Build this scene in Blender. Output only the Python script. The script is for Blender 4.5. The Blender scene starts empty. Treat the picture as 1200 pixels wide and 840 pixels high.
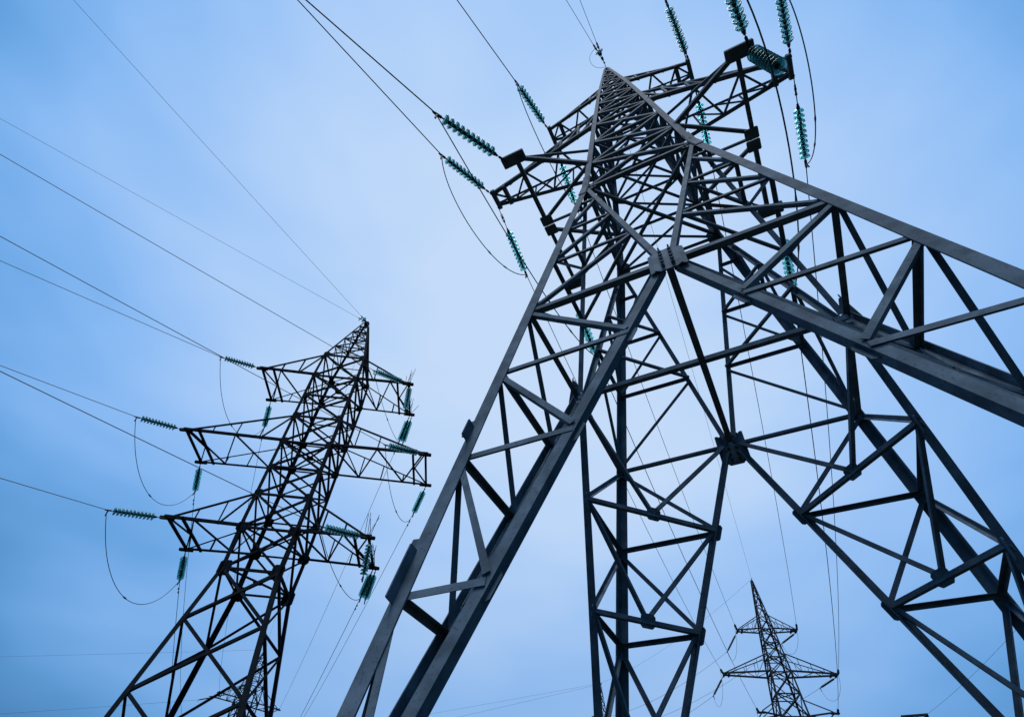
import bpy, math, random
from mathutils import Vector, Matrix

random.seed(7)
R = math.radians
V = Vector
scene = bpy.context.scene
COL = scene.collection
H = 6.82                      # the fitted level 0 (gusset level of the grey pylon) above the ground

# ------------------------------------------------------------------ camera
cam_data = bpy.data.cameras.new('camera')
cam = bpy.data.objects.new('camera', cam_data)
COL.objects.link(cam)
cam_data.sensor_width = 36.0
cam_data.lens = 36.0 * 627.67 / 1200.0
cam_data.clip_start = 0.05
cam_data.clip_end = 6000
rt = V((0.89521506, 0.44263496, 0.05161677))
up = V((0.30420826, -0.69163875, 0.65505204))
fw = V((-0.32564909, 0.57071021, 0.75381863))
m = Matrix((rt, up, -fw)).transposed().to_4x4()
m.translation = V((0.0643, -5.1573, -5.3236 + H))
cam.matrix_world = m
scene.camera = cam

# ------------------------------------------------------------------ world: overcast evening sky
SUN_EL, SUN_AZ = R(73), R(-85)          # soft light from high behind the viewer, through cloud
world = bpy.data.worlds.new('World')
scene.world = world
world.use_nodes = True
nt = world.node_tree
nt.nodes.clear()
def wn(t, **kw):
    n = nt.nodes.new(t)
    for k, v in kw.items():
        setattr(n, k, v)
    return n
def wl(a, b):
    nt.links.new(a, b)
w_out = wn('ShaderNodeOutputWorld')
sky = wn('ShaderNodeTexSky', sky_type='NISHITA', sun_disc=False)
sky.sun_elevation = SUN_EL
sky.sun_rotation = math.pi / 2 - SUN_AZ
sky.air_density, sky.dust_density, sky.ozone_density = 1.0, 0.6, 2.0
bg_sky = wn('ShaderNodeBackground')
bg_sky.inputs['Strength'].default_value = 0.05
wl(sky.outputs[0], bg_sky.inputs['Color'])
tc = wn('ShaderNodeTexCoord')
# cloud deck: elevation ramp
sep = wn('ShaderNodeSeparateXYZ')
wl(tc.outputs['Generated'], sep.inputs[0])
# broad pale patch of thinner cloud
dot = wn('ShaderNodeVectorMath', operation='DOT_PRODUCT')
wl(tc.outputs['Generated'], dot.inputs[0])
dot.inputs[1].default_value = (-0.255, 0.540, 0.802)
noise_big = wn('ShaderNodeTexNoise')
noise_big.inputs['Scale'].default_value = 1.9
noise_big.inputs['Detail'].default_value = 3.0
noise_big.inputs['Roughness'].default_value = 0.5
stretch = wn('ShaderNodeMapping')
stretch.inputs['Scale'].default_value = (1.0, 1.0, 2.6)
wl(tc.outputs['Generated'], stretch.inputs[0])
wl(stretch.outputs[0], noise_big.inputs['Vector'])
nz = wn('ShaderNodeMath', operation='MULTIPLY_ADD')      # dot + (noise-.5)*k
nz.inputs[1].default_value = 0.34
wl(noise_big.outputs[0], nz.inputs[0])
wl(dot.outputs['Value'], nz.inputs[2])
ramp = wn('ShaderNodeValToRGB')
ramp.color_ramp.interpolation = 'B_SPLINE'
mr = wn('ShaderNodeMapRange')
mr.inputs['From Min'].default_value = 0.57
mr.inputs['From Max'].default_value = 1.17
wl(nz.outputs[0], mr.inputs[0])
wl(mr.outputs[0], ramp.inputs[0])
els = ramp.color_ramp.elements
els[0].position = 0.0;  els[0].color = (0.032, 0.170, 0.36, 1)
els[1].position = 1.0;  els[1].color = (0.61, 0.765, 0.99, 1)
for p, c in ((0.29, (0.048, 0.210, 0.46, 1)), (0.43, (0.130, 0.385, 0.80, 1)), (0.57, (0.245, 0.505, 0.95, 1)), (0.80, (0.445, 0.655, 0.99, 1))):
    e = els.new(p); e.color = c
# darker band of cloud low over the land
low = wn('ShaderNodeMapRange', interpolation_type='SMOOTHSTEP')
low.inputs['From Min'].default_value = 0.02
low.inputs['From Max'].default_value = 0.62
low.inputs['To Min'].default_value = 0.86
low.inputs['To Max'].default_value = 1.0
wl(sep.outputs['Z'], low.inputs[0])
mul = wn('ShaderNodeMix', data_type='RGBA', blend_type='MULTIPLY')
mul.inputs['Factor'].default_value = 1.0
wl(ramp.outputs[0], mul.inputs['A'])
wl(low.outputs[0], mul.inputs['B'])
bg_cloud = wn('ShaderNodeBackground')
bg_cloud.inputs['Strength'].default_value = 0.60
wl(mul.outputs['Result'], bg_cloud.inputs['Color'])
mix = wn('ShaderNodeMixShader')
mix.inputs[0].default_value = 0.94
wl(bg_sky.outputs[0], mix.inputs[1])
wl(bg_cloud.outputs[0], mix.inputs[2])
wl(mix.outputs[0], w_out.inputs['Surface'])

# ------------------------------------------------------------------ sun, seen only as a soft glow through cloud
sd = bpy.data.lights.new('sun', 'SUN')
sd.energy = 1.5
sd.angle = R(25)
sd.color = (1.0, 0.985, 0.96)
sun = bpy.data.objects.new('sun', sd)
COL.objects.link(sun)
sdir = V((math.cos(SUN_EL) * math.cos(SUN_AZ), math.cos(SUN_EL) * math.sin(SUN_AZ), math.sin(SUN_EL)))
sun.rotation_euler = sdir.to_track_quat('Z', 'Y').to_euler()
sun.location = (0, 0, 60)

scene.view_settings.view_transform = 'Standard'
scene.view_settings.look = 'None'
scene.view_settings.exposure = 0.737
scene.view_settings.gamma = 1.0
scene.view_settings.use_curve_mapping = False

# ------------------------------------------------------------------ materials
def mat(name, build):
    mt = bpy.data.materials.new(name)
    mt.use_nodes = True
    t = mt.node_tree
    b = t.nodes['Principled BSDF']
    build(t, b)
    return mt

def steel(base, var, streak, rough, spec):
    def f(t, b):
        tcn = t.nodes.new('ShaderNodeTexCoord')
        n1 = t.nodes.new('ShaderNodeTexNoise'); n1.inputs['Scale'].default_value = 5.0; n1.inputs['Detail'].default_value = 6.0
        n2 = t.nodes.new('ShaderNodeTexNoise'); n2.inputs['Scale'].default_value = 38.0; n2.inputs['Detail'].default_value = 4.0
        for n in (n1, n2):
            t.links.new(tcn.outputs['Object'], n.inputs['Vector'])
        r1 = t.nodes.new('ShaderNodeValToRGB')
        r1.color_ramp.elements[0].position = 0.35; r1.color_ramp.elements[1].position = 0.68
        r1.color_ramp.elements[0].color = (*[c * (1 - var) for c in base], 1)
        r1.color_ramp.elements[1].color = (*[c * (1 + var) for c in base], 1)
        t.links.new(n1.outputs[0], r1.inputs[0])
        r2 = t.nodes.new('ShaderNodeValToRGB')
        r2.color_ramp.elements[0].position = 0.56; r2.color_ramp.elements[1].position = 0.74
        r2.color_ramp.elements[0].color = (0, 0, 0, 1); r2.color_ramp.elements[1].color = (0.8, 0.8, 0.8, 1)
        t.links.new(n2.outputs[0], r2.inputs[0])
        mx = t.nodes.new('ShaderNodeMix'); mx.data_type = 'RGBA'
        t.links.new(r2.outputs[0], mx.inputs['Factor'])
        t.links.new(r1.outputs[0], mx.inputs['A'])
        mx.inputs['B'].default_value = (*streak, 1)
        t.links.new(mx.outputs['Result'], b.inputs['Base Color'])
        b.inputs['Roughness'].default_value = rough
        b.inputs['Specular IOR Level'].default_value = spec
        bp = t.nodes.new('ShaderNodeBump'); bp.inputs['Strength'].default_value = 0.25; bp.inputs['Distance'].default_value = 0.004
        t.links.new(n2.outputs[0], bp.inputs['Height'])
        t.links.new(bp.outputs[0], b.inputs['Normal'])
    return f

M_ZINC = mat('weathered_zinc_steel', steel((0.110, 0.160, 0.215), 0.30, (0.060, 0.086, 0.115), 0.7, 0.03))
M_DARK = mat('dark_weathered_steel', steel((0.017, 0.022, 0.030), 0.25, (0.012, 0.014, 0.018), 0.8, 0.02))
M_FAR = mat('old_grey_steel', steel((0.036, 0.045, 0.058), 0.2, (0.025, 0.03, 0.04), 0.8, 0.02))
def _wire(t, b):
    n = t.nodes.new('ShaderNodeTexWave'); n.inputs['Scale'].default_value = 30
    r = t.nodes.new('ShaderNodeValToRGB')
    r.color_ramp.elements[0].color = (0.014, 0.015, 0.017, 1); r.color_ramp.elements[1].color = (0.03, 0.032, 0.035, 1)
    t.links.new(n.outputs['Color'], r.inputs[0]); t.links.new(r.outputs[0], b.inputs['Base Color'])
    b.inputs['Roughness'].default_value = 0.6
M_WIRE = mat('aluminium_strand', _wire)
def _glass(t, b):
    n = t.nodes.new('ShaderNodeTexNoise'); n.inputs['Scale'].default_value = 12
    r = t.nodes.new('ShaderNodeValToRGB')
    r.color_ramp.elements[0].color = (0.16, 0.52, 0.54, 1); r.color_ramp.elements[1].color = (0.26, 0.64, 0.65, 1)
    t.links.new(n.outputs[0], r.inputs[0]); t.links.new(r.outputs[0], b.inputs['Base Color'])
    b.inputs['Transmission Weight'].default_value = 0.85
    b.inputs['Roughness'].default_value = 0.28
    b.inputs['IOR'].default_value = 1.45
M_GLASS = mat('sea_green_glass', _glass)
def _conc(t, b):
    n = t.nodes.new('ShaderNodeTexNoise'); n.inputs['Scale'].default_value = 7; n.inputs['Detail'].default_value = 8
    r = t.nodes.new('ShaderNodeValToRGB')
    r.color_ramp.elements[0].color = (0.22, 0.21, 0.20, 1); r.color_ramp.elements[1].color = (0.38, 0.37, 0.35, 1)
    t.links.new(n.outputs[0], r.inputs[0]); t.links.new(r.outputs[0], b.inputs['Base Color'])
    b.inputs['Roughness'].default_value = 0.9
M_CONC = mat('concrete', _conc)
def _ground(t, b):
    tcn = t.nodes.new('ShaderNodeTexCoord')
    n = t.nodes.new('ShaderNodeTexNoise'); n.inputs['Scale'].default_value = 0.35; n.inputs['Detail'].default_value = 12
    t.links.new(tcn.outputs['Object'], n.inputs['Vector'])
    r = t.nodes.new('ShaderNodeValToRGB')
    r.color_ramp.elements[0].position = 0.3; r.color_ramp.elements[1].position = 0.7
    r.color_ramp.elements[0].color = (0.014, 0.016, 0.009, 1); r.color_ramp.elements[1].color = (0.028, 0.028, 0.017, 1)
    t.links.new(n.outputs[0], r.inputs[0]); t.links.new(r.outputs[0], b.inputs['Base Color'])
    b.inputs['Roughness'].default_value = 1.0
    b.inputs['Specular IOR Level'].default_value = 0.1
M_GROUND = mat('rough_grass', _ground)

# ------------------------------------------------------------------ mesh helpers
class Geo:
    """collects vertices and faces of one mesh"""
    def __init__(s):
        s.v, s.f, s.mi = [], [], []
    def prism(s, secs, closed=True, mi=0):
        """secs: list of rings (same number of points)"""
        b = len(s.v); n = len(secs[0])
        for r in secs:
            s.v.extend([tuple(p) for p in r])
        for k in range(len(secs) - 1):
            for i in range(n):
                j = (i + 1) % n
                s.f.append((b + k * n + i, b + k * n + j, b + (k + 1) * n + j, b + (k + 1) * n + i)); s.mi.append(mi)
        if closed:
            s.f.append(tuple(b + i for i in reversed(range(n)))); s.mi.append(mi)
            q = b + (len(secs) - 1) * n
            s.f.append(tuple(q + i for i in range(n))); s.mi.append(mi)
    def angle(s, p0, p1, n, a, t, off=0.0, flip=False):
        """rolled L section from p0 to p1; one flange in the face whose inward normal is n, the other inwards at the lower edge"""
        p0, p1, n = V(p0), V(p1), V(n)
        u = (p1 - p0).normalized()
        n = (n - u * n.dot(u)).normalized()
        v = u.cross(n).normalized()
        if v.z > 1e-4 or (abs(v.z) <= 1e-4 and v.y > 0):
            v = -v
        if flip:
            v = -v
        prof = [(-a / 2, 0), (a / 2, 0), (a / 2, a), (a / 2 - t, a), (a / 2 - t, t), (-a / 2, t)]
        secs = [[p + v * x + n * (y + off) for x, y in prof] for p in (p0, p1)]
        s.prism(secs)
    def box(s, c, u, v, w, su, sv, sw):
        c = V(c); u = V(u).normalized(); v = V(v); v = (v - u * v.dot(u)).normalized(); w = u.cross(v)
        r = [[c + u * (a * su / 2) + v * (b * sv / 2) + w * (k * sw / 2) for a, b in ((-1, -1), (1, -1), (1, 1), (-1, 1))] for k in (-1, 1)]
        s.prism(r)
    def poly_plate(s, pts, n, t):
        n = V(n).normalized()
        s.prism([[V(p) for p in pts], [V(p) + n * t for p in pts]])
    def tube(s, pts, r, sides=6, mi=0):
        pts = [V(p) for p in pts]
        secs = []
        ref = None
        for i, p in enumerate(pts):
            d = (pts[min(i + 1, len(pts) - 1)] - pts[max(i - 1, 0)]).normalized()
            if ref is None:
                ref = d.orthogonal().normalized()
            ref = (ref - d * ref.dot(d)).normalized()
            b = d.cross(ref)
            rr = r[i] if isinstance(r, (list, tuple)) else r
            secs.append([p + (ref * math.cos(2 * math.pi * k / sides) + b * math.sin(2 * math.pi * k / sides)) * rr for k in range(sides)])
        s.prism(secs, mi=mi)
    def lathe(s, prof, seg, mi=0):
        """profile (r, z) about local z"""
        s.prism([[V((max(r, 1e-4) * math.cos(2 * math.pi * k / seg), max(r, 1e-4) * math.sin(2 * math.pi * k / seg), z)) for k in range(seg)] for r, z in prof], mi=mi)
    def mesh(s, name, mats, smooth=False):
        me = bpy.data.meshes.new(name)
        me.from_pydata(s.v, [], s.f)
        for mm in mats:
            me.materials.append(mm)
        if len(mats) > 1:
            me.polygons.foreach_set('material_index', s.mi)
        if smooth:
            me.polygons.foreach_set('use_smooth', [True] * len(me.polygons))
        me.update()
        return me

def link(name, me, parent=None):
    o = bpy.data.objects.new(name, me)
    COL.objects.link(o)
    if parent is not None:
        o.parent = parent
    return o

def tag(o, label, cat, group=None):
    o['label'] = label
    o['category'] = cat
    if group:
        o['group'] = group
    return o

def thing(name, label, cat, loc=(0, 0, 0), rz=0.0, group=None):
    o = bpy.data.objects.new(name, None)
    o.empty_display_size = 0.3
    o.location = loc
    o.rotation_euler = (0, 0, rz)
    COL.objects.link(o)
    return tag(o, label, cat, group)

# ------------------------------------------------------------------ ground
g = Geo()
NG = 60
for i in range(NG + 1):
    for j in range(NG + 1):
        sx = (i / NG * 2 - 1); sy = (j / NG * 2 - 1)
        x = 1500 * abs(sx) ** 2.2 * (1 if sx > 0 else -1); y = 1500 * abs(sy) ** 2.2 * (1 if sy > 0 else -1)
        d = math.hypot(x, y)
        h = 0.06 * math.sin(x * 0.11 + 1) * math.cos(y * 0.09) * min(1, d / 12)
        g.v.append((x, y, h - 0.05))
for i in range(NG):
    for j in range(NG):
        a = i * (NG + 1) + j
        g.f.append((a, a + NG + 1, a + NG + 2, a + 1)); g.mi.append(0)
ground = link('ground', g.mesh('ground', [M_GROUND], True))
ground['kind'] = 'structure'

# ------------------------------------------------------------------ tower framework
class Tower:
    """detail=True: every member is an object of its own; False: members of one kind are joined"""
    def __init__(s, root, material, detail):
        s.root, s.m, s.detail = root, material, detail
        s.acc = {}
        s.i = 0
        s.cur = root
    def member(s, name, p0, p1, n, a, t=None, off=None, parent=None, flip=False, bucket='bracing'):
        t = t or max(0.006, a * 0.11)
        s.i += 1
        off = (-0.026 if off is None else off) + (s.i % 7) * 0.0011
        if s.detail:
            g = Geo(); g.angle(p0, p1, n, a, t, off, flip)
            return link(name, g.mesh(name, [s.m]), parent or s.root)
        g = s.acc.setdefault((bucket, parent), Geo())
        g.angle(p0, p1, n, a, t, off, flip)
    def plate(s, name, c, u, v, su, sv, th, parent=None, bolts=None, bucket='bracing', clip=0.2):
        s.i += 1
        u = V(u).normalized(); v = V(v); v = (v - u * v.dot(u)).normalized(); w = u.cross(v)
        c = V(c) + w * ((s.i % 5) * 0.0009)
        if s.detail:
            g = Geo()
            ch = min(su, sv) * clip                       # clipped corners
            pts = [(-su / 2 + ch, -sv / 2), (su / 2 - ch, -sv / 2), (su / 2, -sv / 2 + ch), (su / 2, sv / 2 - ch),
                   (su / 2 - ch, sv / 2), (-su / 2 + ch, sv / 2), (-su / 2, sv / 2 - ch), (-su / 2, -sv / 2 + ch)]
            g.prism([[c + u * x + v * y + w * k for x, y in pts] for k in (-th / 2, th / 2)])
            o = link(name, g.mesh(name, [s.m]), parent or s.root)
            if bolts:
                b = Geo()
                nx, ny, r, hh = bolts[:4]; sp = bolts[4] if len(bolts) > 4 else .62
                for ix in range(nx):
                    for iy in range(ny):
                        x = (ix / max(1, nx - 1) - .5) * su * sp if nx > 1 else 0
                        y = (iy / max(1, ny - 1) - .5) * sv * .68 if ny > 1 else 0
                        for sg in (-1, 1):
                            q = c + u * x + v * y + w * sg * th / 2
                            b.tube([q - w * sg * .004, q + w * sg * hh * .55, q + w * sg * hh * .56, q + w * sg * hh], [r, r, r * .5, r * .5], 6)
                if parent is None:
                    bo = link('bolts', b.mesh('bolts', [s.m]), o)
                else:
                    bo = link('bolts', b.mesh('bolts', [s.m]), parent)
                bo['kind'] = 'stuff'
            return o
        g = s.acc.setdefault((bucket, parent), Geo())
        g.box(c, u, v, w, su, sv, th)
    def leg(s, sx, sy, secs, name='leg'):
        """secs: (half width of outer corner, z, flange, thickness)"""
        g = Geo()
        rings = []
        for W, z, a, t in secs:
            pr = [(0, 0), (a, 0), (a, t), (t, t), (t, a), (0, a)]
            if sx * sy < 0:
                pr = pr[::-1]
            rings.append([V((sx * (W - x), sy * (W - y), z)) for x, y in pr])
        g.prism(rings)
        return link(name, g.mesh(name, [s.m]), s.root)
    def flush(s):
        for (b, parent), g in s.acc.items():
            o = link(b, g.mesh(b, [s.m]), s.root)
            if b == 'bracing':
                o['kind'] = 'stuff'

def rot4(p, k):
    x, y, z = p
    for _ in range(k % 4):
        x, y = -y, x
    return V((x, y, z))

def footing(parent, x, y, z=0.0, top=0.45):
    g = Geo()
    def sq(h, zz):
        return [V((x - h, y - h, zz)), V((x + h, y - h, zz)), V((x + h, y + h, zz)), V((x - h, y + h, zz))]
    g.prism([sq(.42, z - .5), sq(.42, z + top * .35), sq(.30, z + top * .45), sq(.28, z + top - .02), sq(.26, z + top)])
    return link('footing', g.mesh('footing', [M_CONC]), parent)

# ---- crossarm (chords, ties, lacing); the chord is the part, the other pieces its sub-parts
def crossarm(T, sx, z, X, yt, w, ztie, wt, n, chord, lace, lip=0.0, inner=None, raised=False):
    def P(f, side, zz=z):                                # point on bottom chord at fraction f
        return V((sx * (w + (X - w) * f), side * (w + (yt - w) * f), zz))
    def Tt(f, side):                                     # point on tie
        return V((sx * (wt + (X - wt) * f), side * (wt + (yt - wt) * f), ztie + (z + .06 - ztie) * f))
    upn = V((0, 0, 1))
    tail = V((sx * lip, 0, 0))
    if T.detail:
        arm = link('crossarm', None, T.root)
        for sd in (-1, 1):
            T.member('chord', P(0, sd), P(1, sd) + tail, upn, chord, chord * .11, 0.0, parent=arm, flip=(sd > 0))
        bk = None
    else:
        arm = None
        bk = ('crossarm', sx, z)
        for sd in (-1, 1):
            T.member('chord', P(0, sd), P(1, sd) + tail, upn, chord, off=0.0, parent=bk, bucket='crossarm')
    par = arm if T.detail else bk
    kw = dict(parent=par, bucket='crossarm')
    for sd in (-1, 1):
        T.member('tie', Tt(0, sd), Tt(1, sd), (0, -sd, 0), chord * .62, off=0.002, **kw)
        # side lacing between chord and tie
        for k in range(1, n):
            f = k / n
            if (1 - f) * (ztie - z) < .16:
                continue
            T.member('lacing', P(f, sd), Tt(f, sd), (0, -sd, 0), lace, off=0.004, **kw)
            if raised or k == 1:
                T.member('lacing', P(f, sd), Tt((k - 1) / n, sd), (0, -sd, 0), lace, off=0.010, **kw)
    # bottom lacing: zigzag between the chords
    for k in range(n):
        s0 = -1 if k % 2 == 0 else 1
        T.member('lacing', P(k / n, s0), P((k + 1) / n, -s0), upn, lace, off=0.012, **kw)
    return arm, kw

# ------------------------------------------------------------------ grey pylon type (pointed arms, wide lowest arm)
ZA = dict(z1=4.431, zl=5.747, zm=8.512, zt=11.496, zp=15.444, z0=-6.086, w2=1.703, w1=1.0, wt=0.441)
def WA(z):                                   # half width at fitted height z
    if z <= ZA['z1']:
        return ZA['w2'] + (1.0 - ZA['w2']) * z / ZA['z1']
    if z <= ZA['zt']:
        return 1.0 + (ZA['wt'] - 1.0) * (z - ZA['z1']) / (ZA['zt'] - ZA['z1'])
    return ZA['wt'] + (0.05 - ZA['wt']) * (z - ZA['zt']) / (ZA['zp'] - ZA['zt'])

def grey_pylon(root, detail, material, ground_z=0.0):
    """root at the base; heights in the root frame are fitted height + H"""
    T = Tower(root, material, detail)
    z1, z0 = ZA['z1'], ZA['z0']
    gz = ground_z - H
    O = 0.045
    # legs: foot, bend, top of body, peak
    for sx in (-1, 1):
        for sy in (-1, 1):
            secs = [(WA(z) + O * (1 if z < 11 else .7), z + H, a, t) for z, a, t in
                    ((gz + .40, .135, .014), (z1 - .02, .125, .013), (z1 + .30, .120, .013), (8.5, .11, .012), (11.5, .095, .011), (15.30, .07, .009))]
            T.leg(sx, sy, secs)
            if detail:
                footing(root, sx * WA(gz), sy * WA(gz), ground_z)
    def F(x, z, k):                                  # point in face k (x across, z up)
        return rot4((x, -WA(z), z + H), k)
    sl = (1.0 - ZA['w2']) / z1
    nlow = V((0, 1, sl))                             # inward normal of lower faces
    nup = V((0, 1, (ZA['wt'] - 1) / (ZA['zt'] - z1)))
    lowlv = [0.0, -1.23, -2.43, -3.70, -4.95]
    uplv = [0.0, 1.35, 2.49, 3.61]
    wf = WA(z0)
    varm = lambda z: wf * z / z0                     # |x| of the V arm at height z
    uarm = lambda z: z / z1 * 1.0
    for k in range(4):
        nl = rot4(nlow, k); nu = rot4(nup, k)
        xdir = rot4((1, 0, 0), k)
        for s in (-1, 1):
            # heavy arms of the inverted V, light arms above, belt at gusset level
            up_ = .12 if k % 2 else 0.0                 # the side faces carry their V a little higher and further out
            T.member('v_brace', F(s * .10, -.12 + up_, k), F(s * varm(z0), z0 + up_ * .5, k), nl, .098 if k % 2 else .092, .010, off=-.066 if k % 2 else -.020)
            T.member('upper_brace', F(s * .06, .10, k), F(s * uarm(z1 - .05), z1 - .05, k), nl, .075, .008, off=-.034)
            T.member('belt', F(s * .14, 0, k), F(s * (WA(0) - .02), 0, k), nl, .075, .008, off=-.030)
            for i in range(1, len(lowlv)):
                za, zb = lowlv[i - 1], lowlv[i]
                T.member('strut', F(s * varm(zb), zb, k), F(s * WA(zb), zb, k), nl, .058, off=-.031, flip=True)
                T.member('diagonal', F(s * WA(za), za - .06, k), F(s * varm(zb), zb + .06, k), nl, .058, off=-.036)
            T.member('diagonal', F(s * WA(lowlv[-1]), lowlv[-1] - .06, k), F(s * varm(z0 + .35), z0 + .35, k), nl, .058, off=-.036)
            for i in range(1, len(uplv)):
                za, zb = uplv[i - 1], uplv[i]
                T.member('strut', F(s * uarm(zb), zb, k), F(s * WA(zb), zb, k), nl, .05, off=-.012, flip=True)
                T.member('diagonal', F(s * WA(za), za + .05, k), F(s * uarm(zb), zb - .04, k), nl, .05, off=-.016)
        # middle gusset
        pu = xdir; pv = F(0, 1, k) - F(0, 0, k)
        pl = T.plate('gusset_plate', F(0, -.03 + up_, k) - nl.normalized() * (.056 + up_ * .4), pu, pv, .31, .54, .012, bolts=(2, 5, .021, .075, .36) if k % 2 == 0 else None)
        if detail:
            for s in (-1, 1):                           # folded side wings of the gusset
                T.plate('gusset_wing', F(s * .172, -.03 + up_, k) - nl.normalized() * (.045 + up_ * .4), V(pu) + nl.normalized() * (s * .3), pv, .06, .48, .010)
        # bend: ring beam, corner plates
        T.member('belt', F(-1.0, z1, k), F(1.0, z1, k), nl, .08, .008, off=-.022)
        for s in (-1, 1):
            T.plate('bend_plate', F(s * .93, z1 + .03, k) + nl.normalized() * .006, pu, pv, .26, .34, .010, bolts=(2, 3, .014, .035) if detail else None)
    if detail:
        for sx in (-1, 1):
            for sy in (-1, 1):
                T.leg(sx, sy, [(WA(z) + O + .014, z + H, .128, .012) for z in (z1 - .42, z1 - .02)] + [(WA(z) + O + .014, z + H, .118, .012) for z in (z1 + .30, z1 + .48)], 'splice_cover')
                for zz, hh, ex in ((-2.02, .20, .10), (-3.42, .42, .085)) if sx + sy < 0 and sx == sy else ():
                    c = V((sx * (WA(zz) + O), sy * (WA(zz) + O - .03), zz + H))
                    ax = V((sx * (WA(zz - .2) - WA(zz)), sy * (WA(zz - .2) - WA(zz)), -.2))
                    T.plate('splice_plate', c, ax, (sx, 0, -.25), hh, ex * 2, .012, clip=.04)
                    c = V((sx * (WA(zz) + O - .03), sy * (WA(zz) + O), zz + H)) + ax * .6
                    T.plate('splice_plate', c, ax, (0, sy, 0), hh, ex * 2, .012, clip=.04)
    # corner stiffening between neighbouring faces
    for k in range(4):
        nl = rot4(nlow, k)
        for i in (1, 2, 3):
            z = lowlv[i]
            a = F(-varm(z), z, k); b = rot4((-WA(z), -varm(z), z + H), k)
            T.member('hip_strut', a, b, (0, 0, 1), .055, off=.004)
            mid = (a + b) / 2
            zp_ = lowlv[i - 1]
            pa = F(-varm(zp_), zp_, k) if i > 1 else F(-.10, -.05, k)
            pb = rot4((-WA(zp_), -varm(zp_), zp_ + H), k) if i > 1 else rot4((-WA(0), -.10, -.05 + H), k)
            T.member('hip_brace', mid, pa, (0, 0, 1), .05, off=.010)
            T.member('hip_brace', mid, pb, (0, 0, 1), .05, off=.010)
            T.plate('hip_plate', mid + ((pa - mid) + (pb - mid)).normalized() * .05 - V((0, 0, .006)), (b - a), (pa - mid) + (pb - mid), .20, .17, .009)
            T.plate('node_plate', a + nl.normalized() * .02, F(-varm(z - .2), z - .2, k) - a, V(rot4((1, 0, 0), k)), .22, .13, .009)
            T.plate('node_plate', b + rot4(nlow, k - 1).normalized() * .02, rot4((-WA(z - .2), -varm(z - .2), z - .2 + H), k) - b, V(rot4((0, 1, 0), k)), .22, .13, .009)
        for i in (1, 2):                                # lighter corner struts above the gussets
            z = uplv[i]
            a = F(-uarm(z), z, k); b = rot4((-WA(z), -uarm(z), z + H), k)
            T.member('hip_strut', a, b, (0, 0, 1), .045, off=.004)
    # cross beams joining the four gussets, and at the bend
    T.member('cross_beam', (0, -WA(0) + .03, H + .02), (0, WA(0) - .03, H + .02), (0, 0, 1), .085, .009, off=0)
    T.member('cross_beam', (-WA(0) + .03, 0, H + .05), (WA(0) - .03, 0, H + .05), (0, 0, 1), .07, .008, off=.02)
    for a, b in (((-1, -1), (1, 1)), ((-1, 1), (1, -1))):
        T.member('cross_beam', (a[0] * .98, a[1] * .98, z1 + H), (b[0] * .98, b[1] * .98, z1 + H), (0, 0, 1), .06, off=.004 if a == (-1, -1) else .03)
    # body: X panels
    lv = [z1, 5.747, 7.13, 8.512, 9.52, 10.5, 11.496, 12.4, 13.3, 14.2, 15.1]
    for i in range(len(lv) - 1):
        za, zb = lv[i], lv[i + 1]
        a_ = .066 if zb < 8.6 else (.058 if zb < 11.6 else .046)
        for k in range(4):
            nu = rot4(nup, k)
            T.member('body_brace', F(-WA(za) * .97, za, k), F(WA(zb) * .97, zb, k), nu, a_, off=-.020)
            T.member('body_brace', F(WA(za) * .97, za, k), F(-WA(zb) * .97, zb, k), nu, a_, off=-.030)
            if zb > za:
                T.member('body_strut', F(-WA(zb), zb, k), F(WA(zb), zb, k), nu, a_ * 1.1, off=-.024)
        if zb < 12:
            w = WA(zb) * .97
            T.member('cross_beam', (-w, -w, zb + H), (w, w, zb + H), (0, 0, 1), .05, off=.01)
            T.member('cross_beam', (-w, w, zb + H), (w, -w, zb + H), (0, 0, 1), .05, off=.03)
    # peak cap
    T.plate('peak_cap', (0, 0, 15.33 + H), (1, 0, 0), (0, 1, 0), .2, .2, .05, bucket='bracing')
    T.plate('earth_wire_bracket', (0, -.12, 15.42 + H), (0, 1, 0), (0, 0, 1), .30, .12, .02, bucket='bracing')
    # lowest crossarms: flared, with end beam and box plates
    z = ZA['zl'] + H; X, Y = 2.22, 1.66
    for sx in (-1, 1):
        w = WA(ZA['zl']); wt = WA(6.75)
        up3 = (0, 0, 1)
        if detail:
            arm = link('crossarm', None, root)
            for sd in (-1, 1):
                T.member('chord', (sx * w, sd * w, z), (sx * X, sd * Y, z), up3, .085, .009, 0.0, parent=arm, flip=(sd > 0))
            kw = dict(parent=arm, bucket='crossarm')
        else:
            kw = dict(parent=('crossarm', sx, z), bucket='crossarm')
            for sd in (-1, 1):
                T.member('chord', (sx * w, sd * w, z), (sx * X, sd * Y, z), up3, .085, off=0, **kw)
        for sd in (-1, 1):
            T.member('tie', (sx * wt, sd * wt, 6.75 + H), (sx * (X - .05), sd * (Y - .02), z + .10), (0, -sd, 0), .055, off=.002, **kw)
            T.member('lacing', (sx * (X), sd * .12, z), (sx * w, sd * w, z), up3, .07, off=.012, **kw)
            T.plate('end_plate', (sx * (X + .04), sd * (Y + .01), z - .02), (1, 0, 0), (0, 1, 0), .50, .24, .07, clip=.06, bolts=(2, 1, .018, .03) if detail else None, **kw)
        for sd in (-1, 1):
            T.member('end_beam', (sx * X, sd * Y, z), (sx * X, sd * .02, z), up3, .085, .009, off=-.004, **kw)
        for sd in (-1, 1):
            T.plate('splice_plate', (sx * (X - .03), sd * .125, z - .02), (0, 1, 0), (1, 0, 0), .23, .26, .03, clip=.08, **kw)
        T.member('strut', (sx * (X - .08), 0, z + .03), (sx * w, 0, z + .03), up3, .05, off=.02, **kw)
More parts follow.
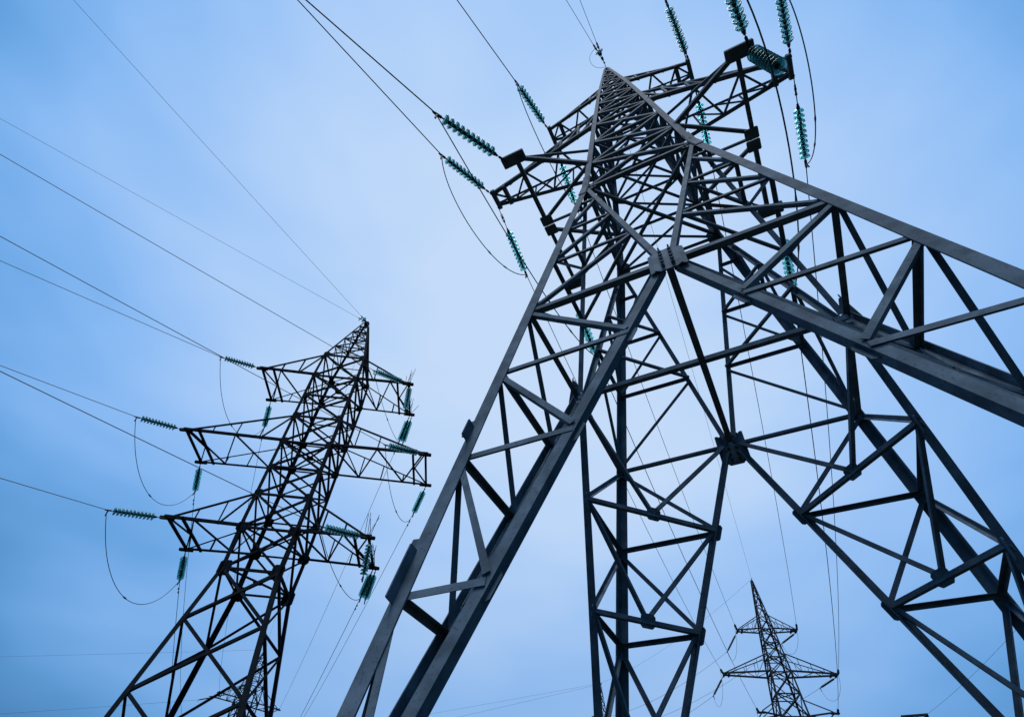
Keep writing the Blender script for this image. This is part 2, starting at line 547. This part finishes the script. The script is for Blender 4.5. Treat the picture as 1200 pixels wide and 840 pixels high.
    # middle and top crossarms: pointed
    for zf, X, tie, n, ch in ((ZA['zm'], 3.82, 9.75, 6, .10), (ZA['zt'], 2.15, 12.55, 5, .082)):
        for sx in (-1, 1):
            arm, kw = crossarm(T, sx, zf + H, X - .05, .17, WA(zf), tie + H, WA(tie), n if detail else 4, ch, 0.048 if detail else .03, raised=(detail and zf < 10))
            for xx in (X - .06, X - .40):
                T.plate('end_beam', (sx * xx, 0, zf + H - .01), (0, 1, 0), (0, 0, 1), .56, .13, .10, clip=.1, **kw)
    T.flush()
    return T

# ------------------------------------------------------------------ dark pylon type (parallel body, broad rectangular arms)
ZB = dict(zb=3.507, zl=5.087, zm=9.214, zt=13.390, zk=14.976, zp=19.163)
SLB = (1.3338 - 1.0) / (1.4339 - 3.5071)
def WB(z):
    if z <= ZB['zb']:
        return 1.0 + SLB * (z - ZB['zb'])
    if z <= ZB['zl']:
        return 1.0 + .045 * (z - ZB['zb']) / (ZB['zl'] - ZB['zb'])
    if z <= ZB['zk']:
        return 1.05 - .05 * max(0, (z - ZB['zt'])) / (ZB['zk'] - ZB['zt'])
    return 1.0 + (0.06 - 1.0) * (z - ZB['zk']) / (ZB['zp'] - ZB['zk'])

ARMS_B = [('bottom', ZB['zl'], 3.72, 1.15, 6.55, 3), ('middle', ZB['zm'], 5.13, 1.11, 10.7, 4), ('top', ZB['zt'], 3.57, 1.10, 14.976, 3)]
def dark_pylon(root, detail, material, ground_z=0.0, spikes=False):
    T = Tower(root, material, detail)
    gz = ground_z - H
    for sx in (-1, 1):
        for sy in (-1, 1):
            secs = [(WB(z) + .05, z + H, a, t) for z, a, t in
                    ((gz + .40, .16, .016), (ZB['zb'], .15, .015), (ZB['zl'], .14, .014), (ZB['zt'], .125, .013), (ZB['zk'], .11, .012), (18.95, .08, .01))]
            T.leg(sx, sy, secs)
            if detail:
                footing(root, sx * WB(gz), sy * WB(gz), ground_z)
    def F(x, z, k):
        return rot4((x, -WB(z), z + H), k)
    low = [3.507, 1.62, -.60, -3.1, -6.0]
    body = [3.507, 5.087, 6.55, 7.88, 9.214, 10.7, 12.05, 13.39, 14.976]
    pk = [14.976, 15.95, 16.85, 17.7, 18.5]
    def panels(lv, a_, nz, struts):
        for i in range(len(lv) - 1):
            za, zb = lv[i], lv[i + 1]
            for k in range(4):
                n = rot4((0, 1, nz), k)
                T.member('body_brace', F(-WB(za), za, k), F(WB(zb), zb, k), n, a_, off=-.020)
                T.member('body_brace', F(WB(za), za, k), F(-WB(zb), zb, k), n, a_, off=-.034)
                if struts(i, zb):
                    T.member('body_strut', F(-WB(zb), zb, k), F(WB(zb), zb, k), n, a_, off=-.026)
    panels(low, .095, SLB, lambda i, zb: False)
    panels(body, .078, 0, lambda i, zb: True)
    panels(pk, .05, -.22, lambda i, zb: True)
    for k in range(4):
        n = rot4((0, 1, 0), k)
        T.member('body_strut', F(-1, 3.507, k), F(1, 3.507, k), n, .085, off=-.026)
        for zz in (3.507, 5.087, 6.55, 9.214, 10.7, 13.39, 14.976):
            for s in (-1, 1):
                T.plate('gusset_plate', F(s * (WB(zz) - .08), zz, k) - V(n) * .02, rot4((1, 0, 0), k), (0, 0, 1), .44 if zz < 6 else .32, .56 if zz < 4 else .38, .010, bolts=(2, 4, .018, .035) if detail and zz < 6 else None)
    for zz in (3.507, 5.087, 9.214, 13.39):
        w = WB(zz) * .97
        T.member('cross_beam', (-w, -w, zz + H), (w, w, zz + H), (0, 0, 1), .06, off=.01)
        T.member('cross_beam', (-w, w, zz + H), (w, -w, zz + H), (0, 0, 1), .06, off=.03)
        T.plate('hip_plate', (0, 0, zz + H), (1, 0, 0), (0, 1, 0), .3, .3, .012)
    T.plate('peak_cap', (0, 0, 19.0 + H), (1, 0, 0), (0, 1, 0), .26, .26, .22, bucket='bracing')
    for nm, zf, X, Y, tie, n in ARMS_B:
        for sx in (-1, 1):
            arm, kw = crossarm(T, sx, zf + H, X - .1, Y, WB(zf), tie + H, WB(tie), n, .10, .055, lip=.22)
            z = zf + H
            for xx in (X, X - .55):
                T.member('end_beam', (sx * xx, -Y - .1, z), (sx * xx, Y + .1, z), (0, 0, 1), .085, off=-.01, **kw)
            T.member('lacing', (sx * X, -Y, z), (sx * (X - .55), Y * .1, z), (0, 0, 1), .05, off=.016, **kw)
            T.member('lacing', (sx * X, Y, z), (sx * (X - .55), -Y * .1, z), (0, 0, 1), .05, off=.024, **kw)
            for sd in (-1, 1):
                T.plate('end_plate', (sx * (X - .02), sd * Y, z - .01), (1, 0, 0), (0, 1, 0), .55, .15, .08, **kw)
            if spikes and sx > 0 and nm != 'middle':
                for sd in (-1, 1):
                    for q in range(5):
                        r = random.uniform
                        b = V((sx * (X + .05 - .10 * (q % 3)), sd * Y + r(-.04, .04), z + .06))
                        g = Geo()
                        g.tube([b, b + V((r(-.26, .26), r(-.26, .26), r(.75, .95)))], .011, 5)
                        link('bird_spike', g.mesh('bird_spike', [T.m]), arm)
    T.flush()
    return T

# ------------------------------------------------------------------ the five pylons
A_ROOT = thing('lattice_pylon', 'huge grey galvanised lattice pylon with splayed legs and bolted gusset plates towering overhead', 'pylon', group='lattice pylons')
grey_pylon(A_ROOT, True, M_ZINC)
B_LOC, B_YAW = V((-17.024, 7.493, 0)), 0.55564
B_ROOT = thing('lattice_pylon', 'dark lattice pylon with three pairs of broad square-ended crossarms and bird spikes', 'pylon', B_LOC, B_YAW, 'lattice pylons')
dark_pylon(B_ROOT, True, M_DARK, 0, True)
C_LOC, C_YAW = V((-2.146, 40.172, 0.997)), 0.322
C_ROOT = thing('lattice_pylon', 'distant slender pylon with pointed crossarms framed between the legs of the grey pylon', 'pylon', C_LOC - V((0, 0, .997)), C_YAW, 'lattice pylons')
D_LOC, D_YAW = V((-59.053, 43.487, 0.037)), 1.2084
D_ROOT = thing('lattice_pylon', 'distant pylon seen through the lower legs of the dark pylon', 'pylon', D_LOC - V((0, 0, .037)), D_YAW, 'lattice pylons')
E_LOC, E_YAW = V((-22.0, 59.43, 1.4)), 1.15
E_ROOT = thing('lattice_pylon', 'tiny far pylon tip low behind the back leg of the grey pylon', 'pylon', E_LOC - V((0, 0, 1.4)), E_YAW, 'lattice pylons')

def shifted(fn, root, loc, material):
    """build a joined copy whose fitted heights sit dz higher; feet still reach the ground"""
    global H
    h = H
    H = h + loc.z
    fn(root, False, material, 0.0)
    H = h
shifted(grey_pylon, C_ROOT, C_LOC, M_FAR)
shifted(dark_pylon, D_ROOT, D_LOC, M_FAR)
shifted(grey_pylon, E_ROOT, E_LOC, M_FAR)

def world_pt(loc, yaw, p):
    c, s = math.cos(yaw), math.sin(yaw)
    return V((loc.x + c * p[0] - s * p[1], loc.y + s * p[0] + c * p[1], loc.z + p[2] + H))

# ------------------------------------------------------------------ insulator strings
def disc_mesh(seg, q=1.0):
    g = Geo()
    # glass shell (skirt opens away from the tower, +z)
    g.lathe([(.040, -.012), (.066, -.006), (.098, .012), (.120, .036), (.130, .062), (.128, .074), (.120, .074), (.112, .048), (.094, .030), (.060, .014), (.040, .010)], seg, 0)
    # iron cap and pin
    g.lathe([(.022, -.072), (.040, -.066), (.046, -.040), (.048, .002), (.040, .010)], max(8, seg // 2), 1)
    g.lathe([(.016, .020), (.016, .062)], 8, 1)
    g.v = [(x * q, y * q, z) for x, y, z in g.v]
    return g.mesh('disc', [M_GLASS, M_WIRE], True)
DISC = disc_mesh(20, .89)
DISC_FAR = disc_mesh(10, 1.1)
DISC_WIDE = disc_mesh(20, 1.08)
def _porc(t, b):
    n = t.nodes.new('ShaderNodeTexNoise'); n.inputs['Scale'].default_value = 9
    r = t.nodes.new('ShaderNodeValToRGB')
    r.color_ramp.elements[0].color = (0.02, 0.03, 0.04, 1); r.color_ramp.elements[1].color = (0.04, 0.06, 0.07, 1)
    t.links.new(n.outputs[0], r.inputs[0]); t.links.new(r.outputs[0], b.inputs['Base Color'])
    b.inputs['Roughness'].default_value = 0.3
M_PORC = mat('dark_glazed_porcelain', _porc)
DISC_DARK = disc_mesh(8, .58)
DISC_DARK.materials[0] = M_PORC
DZ = V((0, 0, 1))

def azp(az, pitch):
    a, p = R(az), R(pitch)
    return V((math.cos(a) * math.cos(p), math.sin(a) * math.cos(p), -math.sin(p)))

def insulator(P, d, label, n=10, lead=.25, pitch=.120, mesh=DISC, group='glass insulator strings', bend=0.0):
    """string from attachment P along d; returns its free end. bend droops the far end"""
    d = V(d).normalized()
    root = thing('insulator_string', label, 'insulator', P, 0, group)
    def pos(s):
        return d * s + V((0, 0, -bend * (s * s)))
    def dirn(s):
        return (pos(s + .01) - pos(s - .01)).normalized()
    g = Geo()
    L0 = lead
    g.tube([pos(0), pos(L0)], .011, 6)
    for q in (.02, .45, .62, .97):                         # shackles and ball links
        s = L0 * q
        g.tube([pos(s - .03), pos(s - .02), pos(s + .02), pos(s + .03)], [.015, .028, .028, .015], 6)
    if L0 > .6:
        side = d.orthogonal().normalized() * .028
        for sg in (-1, 1):
            g.tube([pos(L0 * .30) + side * sg, pos(L0 * .60) + side * sg], .008, 5)
    link('link_rod', g.mesh('link_rod', [M_WIRE]), root)
    for k in range(n):
        s = L0 + .075 + k * pitch
        o = link('disc', mesh, root)
        o.location = pos(s)
        o.rotation_euler = dirn(s).to_track_quat('Z', 'Y').to_euler()
    s1 = L0 + .03 + n * pitch
    g = Geo()
    g.tube([pos(s1), pos(s1 + .06), pos(s1 + .07), pos(s1 + .22), pos(s1 + .27)], [.014, .020, .034, .030, .016], 6)
    e = dirn(s1)
    dn = V((0, 0, -1)) - e * e.dot(V((0, 0, -1)))
    if dn.length > .2:
        dn.normalize()
        q = pos(s1 + .16)
        g.tube([q, q + dn * .10 + e * .02, q + dn * .22 + e * .03], [.026, .024, .018], 6)
    link('clamp', g.mesh('clamp', [M_WIRE]), root)
    return V(P) + pos(s1 + .16)

def wire(pts, label, r=.0125, name='conductor_wire', cat='wire', group='overhead conductors', sides=6, extra=None):
    g = Geo()
    g.tube(pts, r, sides)
    o = link(name, g.mesh(name, [M_WIRE], True))
    tag(o, label, cat, group)
    if extra:                                             # dampers / clamps
        for a, b, rr in extra:
            e = Geo(); e.tube([a, V(a).lerp(V(b), .5), b], [rr * .6, rr, rr * .6], 6)
            link('sleeve', e.mesh('sleeve', [M_WIRE]), o)
    return o

def span(P, Q, sag, n=36):
    P, Q = V(P), V(Q)
    return [P.lerp(Q, i / n) - V((0, 0, sag * 4 * (i / n) * (1 - i / n))) for i in range(n + 1)]

def run_out(P, az, pitch, L=130, n=60):
    """conductor leaving P at az, starting downhill and levelling towards mid-span"""
    a = R(az)
    t = math.tan(R(pitch))
    pts = []
    for i in range(n + 1):
        s = L * (i / n) ** 1.6
        pts.append(V(P) + V((math.cos(a) * s, math.sin(a) * s, -t * s + t * s * s / (L * 1.2))))
    return pts

def bez(p0, p1, p2, p3, n=28):
    out = []
    for i in range(n + 1):
        t = i / n
        out.append(p0 * (1 - t) ** 3 + p1 * 3 * t * (1 - t) ** 2 + p2 * 3 * t * t * (1 - t) + p3 * t ** 3)
    return out

LEVEL = ('bottom', 'middle', 'top')
# --- grey pylon: lines away from (front) and towards the distant slender pylon (rear)
gA = [  # level, side word, front attach, string az, pitch, wire az, rear attach, far tip
    (0, -1, (-2.42, -1.70, 5.70), -117.5, 7, -111.5), (1, -1, (-3.80, -.22, 8.46), -111.5, 8, -103.5), (2, -1, (-2.12, -.22, 11.45), -99.5, 7, -101.8),
    (0, 1, (2.42, -1.70, 5.70), -99.0, 5, -97.0), (1, 1, (3.80, -.22, 8.46), -93.0, 6, -92.0), (2, 1, (2.12, -.22, 11.45), -97.0, 6, -94.6)]
farX = {0: (2.40, 1.66, 5.70), 1: (3.80, .2, 8.46), 2: (2.12, .2, 11.45)}
O3 = V((0, 0, 0))
for lvl, sx, fa, azs, ps, azw in gA:
    side = 'dark pylon side' if sx < 0 else 'side away from dark pylon'
    lv = LEVEL[lvl]
    P = V(fa) + V((0, 0, H))
    E1 = insulator(P, azp(azs, ps), 'green insulator string reaching overhead, grey pylon %s arm, %s' % (lv, side))
    wire(run_out(E1, azw, 3.0), 'thick conductor leaving grey pylon %s arm overhead, %s' % (lv, side), .0135)
    # towards the slender pylon
    X, Y, zf = farX[lvl]
    Pr = V((sx * (X if lvl else 2.40), Y, zf + H))
    tip = world_pt(C_LOC, C_YAW, (sx * X, -Y, zf))
    dr = (tip - Pr); azr = math.degrees(math.atan2(dr.y, dr.x))
    E2 = insulator(Pr, azp(azr, 11), 'green insulator string pointing to slender pylon, grey pylon %s arm, %s' % (lv, side), lead=.68)
    # incoming string at the far tip
    azb = azr + 180
    g = Geo()
    dd = azp(azb, 7)
    E3 = insulator(tip, dd, 'small insulator string facing grey pylon, slender pylon %s arm, %s' % (lv, side), mesh=DISC_DARK, group='distant insulator strings')
    wire(span(E2, E3, .75), 'conductor between grey and slender pylons on %s arms, %s' % (lv, side), .0115, group='conductors between the pylons')
    # jumper
    d1, d2, s1, s2 = {(0, -1): (.35, 1.3, .25, .75), (1, -1): (1.6, 2.0, .10, .70), (2, -1): (1.3, 1.1, .15, .75),
                      (0, 1): (3.2, 2.3, .05, .60), (1, 1): (1.6, 1.6, .12, .80), (2, 1): (1.0, .9, .15, .80)}[(lvl, sx)]
    a0 = E1 + V((0, 0, -.05))
    pts = bez(a0, a0.lerp(E2, s1) - V((0, 0, d1)), a0.lerp(E2, s2) - V((0, 0, d2)), E2 + V((0, 0, -.02)))
    ex = [(pts[17], pts[18], .022), (pts[21], pts[22], .022)]
    wire(pts, 'slack jumper wire looping under grey pylon %s arm, %s' % (lv, side), .0125, 'jumper_wire', group='jumper loops', extra=ex)
# short suspension string that steadies the bottom jumper
P = V((2.42, -1.62, 5.70 + H))
insulator(P, V((.10, .05, -1)), 'fat green insulator stack hanging from bottom arm end plate of grey pylon', n=9, lead=.10, mesh=DISC_WIDE)
# earth wires at the peak
Pk = V((0, -.25, 15.42 + H))
for az, nm in ((-102, 'slanting'), (-92.4, 'steeper')):
    e = insulator(Pk, azp(az, 3), 'single small glass insulator on grey pylon peak, %s earth wire' % nm, n=1, lead=.30, group='peak insulators')
    wire(run_out(e, az, 2.0), 'thin %s earth wire rising from grey pylon peak' % nm, .008, 'earth_wire', group='earth wires')
wire(bez(Pk + V((-.05, -.55, -.02)), Pk + V((-.55, -.55, -.1)), Pk + V((-.55, .0, -.15)), Pk + V((-.02, .12, -.06))), 'thin bonding loop curling beside grey pylon peak', .006, 'jumper_wire', group='jumper loops')
wire(span(Pk + V((0, .4, 0)), world_pt(C_LOC, C_YAW, (0, -.15, 15.5)), .5), 'thin earth wire joining grey and slender pylon peaks', .007, 'earth_wire', group='earth wires')

# --- dark pylon
def BW(p):
    return world_pt(B_LOC, B_YAW, p)
dB = {(-1, 0): (-122, 11, -117), (-1, 1): (-118, 9, -116), (-1, 2): (-123, 9, -117), (1, 0): (-117, 8, -104), (1, 1): (-122, 10, -109), (1, 2): (-117, 9, -111)}
for li, (nm, zf, X, Y, tie, n) in enumerate(ARMS_B):
    for sx in (-1, 1):
        side = 'grey pylon side' if sx > 0 else 'outer side'
        azs, ps, azw = dB[(sx, li)]
        P = BW((sx * X, -Y - .05, zf - .06))
        E1 = insulator(P, azp(azs, ps), 'teal insulator string leading to open sky, dark pylon %s arm, %s' % (nm, side), lead=.30, mesh=DISC_FAR, group='dark pylon insulator strings', n=11, pitch=.117)
        wire(run_out(E1, azw, 3.2), 'conductor leaving dark pylon %s arm for open sky, %s' % (nm, side), .0125)
        Pr = BW((sx * X, Y + .05, zf - .06))
        tip = world_pt(D_LOC, D_YAW, (sx * X, -Y - .05, zf - .06))
        dr = tip - Pr
        azr = math.degrees(math.atan2(dr.y, dr.x))
        E2 = insulator(Pr, azp(azr, 13), 'teal insulator string pointing at the pylon behind, dark pylon %s arm, %s' % (nm, side), lead=.30, mesh=DISC_FAR, group='dark pylon insulator strings', n=11, pitch=.117)
        if sx > 0 and nm != 'middle':
            off = BW((.12, 0, 0)) - BW((0, 0, 0))
            insulator(Pr + off, azp(azr - 3, 15), 'teal twin insulator string beside its pair, dark pylon %s arm, grey pylon side' % nm, lead=.30, mesh=DISC_FAR, group='dark pylon insulator strings', n=11, pitch=.117)
            insulator(P + V((.05, .1, 0)), V((-.18, .30, -1)), 'hanging teal insulator string at the spikes, dark pylon %s arm, grey pylon side' % nm, n=9, lead=.12, mesh=DISC_FAR, group='dark pylon insulator strings', bend=.0)
        E3 = insulator(tip, azp(azr + 180, 8), 'tiny insulator string on far pylon %s arm facing dark pylon, %s' % (nm, side), mesh=DISC_DARK, group='distant insulator strings')
        dw = (E3 - E2).normalized() - V((0, 0, .08))
        wire(span(E2, E3, 1.1), 'conductor from dark pylon %s arm to the pylon behind, %s' % (nm, side), .0115, group='conductors between the pylons', extra=[(E2 + dw * q - V((0, 0, .05)), E2 + dw * (q + .16) - V((0, 0, .05)), .035) for q in (.55, .85)])
        dd = {(1, 0): .8, (1, 1): 1.7, (1, 2): .5}.get((sx, li), 2.3)
        a0 = E1 + V((0, 0, -.12))
        pts = bez(a0, a0.lerp(E2, .38) - V((0, 0, dd)), a0.lerp(E2, .86) - V((0, 0, dd * .98)), E2 + V((0, 0, -.03)))
        wire(pts, 'drooping jumper loop below dark pylon %s arm, %s' % (nm, side), .0115, 'jumper_wire', group='jumper loops', extra=[(pts[13], pts[14], .03)])
Pk = BW((0, 0, 19.16))
for az, nm in ((-116, 'flatter'), (-92.5, 'steep')):
    e = insulator(Pk, azp(az, 3), 'single small glass insulator on dark pylon peak, %s earth wire' % nm, n=1, lead=.16, mesh=DISC_FAR, group='peak insulators')
    wire(run_out(e, az, 1.6), 'thin %s earth wire leaving dark pylon peak' % nm, .0075, 'earth_wire', group='earth wires')
wire(span(Pk, world_pt(D_LOC, D_YAW, (0, 0, 19.16)), .8), 'thin earth wire from dark pylon peak to the pylon behind', .007, 'earth_wire', group='earth wires')

# --- slender pylon on to the tiny far pylon
for lvl in (1, 2, 0):
    X, Y, zf = farX[lvl]
    for sx in (-1, 1):
        side = 'dark pylon side' if sx < 0 else 'side away from dark pylon'
        a = world_pt(C_LOC, C_YAW, (sx * X, Y * .5, zf))
        b = world_pt(E_LOC, E_YAW, (sx * X, -Y, zf))
        d = b - a
        az = math.degrees(math.atan2(d.y, d.x))
        e = insulator(a, azp(az, 28 if sx < 0 else 6), 'drooping dark insulator string on slender pylon %s arm, %s' % (LEVEL[lvl], side), mesh=DISC_DARK, group='distant insulator strings', n=11)
        wire(span(e, b, .9), 'far conductor from slender pylon %s arm to tiny pylon, %s' % (LEVEL[lvl], side), .010, group='distant conductors')
        tip = world_pt(C_LOC, C_YAW, (sx * X, -Y, zf))
        E3 = tip + V((0, -1.4, -.2))
        wire(bez(E3, E3 + V((0, .2, -1.7)), e + V((.1, -.2, -1.6)), e), 'small jumper loop under slender pylon %s arm, %s' % (LEVEL[lvl], side), .009, 'jumper_wire', group='jumper loops')
a = world_pt(C_LOC, C_YAW, (0, 0, 15.5)); b = world_pt(E_LOC, E_YAW, (0, 0, 15.5))
wire(span(a, b, .8), 'far earth wire from slender pylon peak to tiny pylon peak', .007, 'earth_wire', group='earth wires')
# far lines running on
a = world_pt(E_LOC, E_YAW, (0, 0, 15.5))
wire(run_out(a, 176, 2.0, 200), 'faint earth wire running on from tiny far pylon peak', .008, 'earth_wire', group='earth wires')
wire(run_out(world_pt(E_LOC, E_YAW, (-.3, 0, 15.3)), 171, 2.5, 200), 'faint second wire running on below tiny far pylon peak', .009, 'earth_wire', group='earth wires')
a = world_pt(D_LOC, D_YAW, (0, 0, 19.16))
wire(run_out(a, -163.7, .6, 200), 'faint earth wire running on from far pylon behind the dark pylon', .009, 'earth_wire', group='earth wires')
a = world_pt(D_LOC, D_YAW, (-3.57, 1.1, 13.33))
e = insulator(a, azp(-170, 6), 'tiny insulator string on far pylon top arm leading onward', mesh=DISC_DARK, group='distant insulator strings')
wire(run_out(e, -170, 1.2, 200), 'faint conductor running on from far pylon top arm', .010, group='distant conductors')

# --- low gantry tip far behind the grey pylon
G0 = V((7.0, 53.3, 0))
gt = thing('line_gantry', 'tip of a low lattice gantry peeping up beyond the grey pylon legs', 'gantry', G0)
T = Tower(gt, M_FAR, False)
top = 10.0 + H
for sx in (-.35, .35):
    for sy in (-.35, .35):
        g = Geo(); g.angle((sx - .35, sy, -.1), (sx * .8 - .35, sy * .8, top - .1), (0, 1, 0), .12, .014)
        link('leg', g.mesh('leg', [M_FAR]), gt)
for i in range(14):
    za, zb = i * (top - .2) / 14, (i + 1) * (top - .2) / 14
    for k in range(4):
        s = 1 if i % 2 else -1
        p0 = rot4((s * .34, -.34, za), k) - V((.35, 0, 0)); p1 = rot4((-s * .34, -.34, zb), k) - V((.35, 0, 0))
        T.member('lacing', p0, p1, rot4((0, 1, 0), k), .05)
T.flush()
g = Geo()
g.box((-.75, 0, top - .05), (1, 0, 0), (0, 1, 0), (0, 0, 1), 1.9, .3, .12)
link('top_beam', g.mesh('top_beam', [M_FAR]), gt)
g = Geo(); g.box((.1, 0, top - .25), (1, 0, 0), (0, 1, 0), (0, 0, 1), .2, .2, .45)
link('bracket', g.mesh('bracket', [M_FAR]), gt)
wire(span(G0 + V((.2, 0, top)), V((13.5, 33.0, 10.3 + H)), .3), 'faint wire climbing from low gantry tip behind the grey pylon leg', .008, 'earth_wire', group='earth wires')
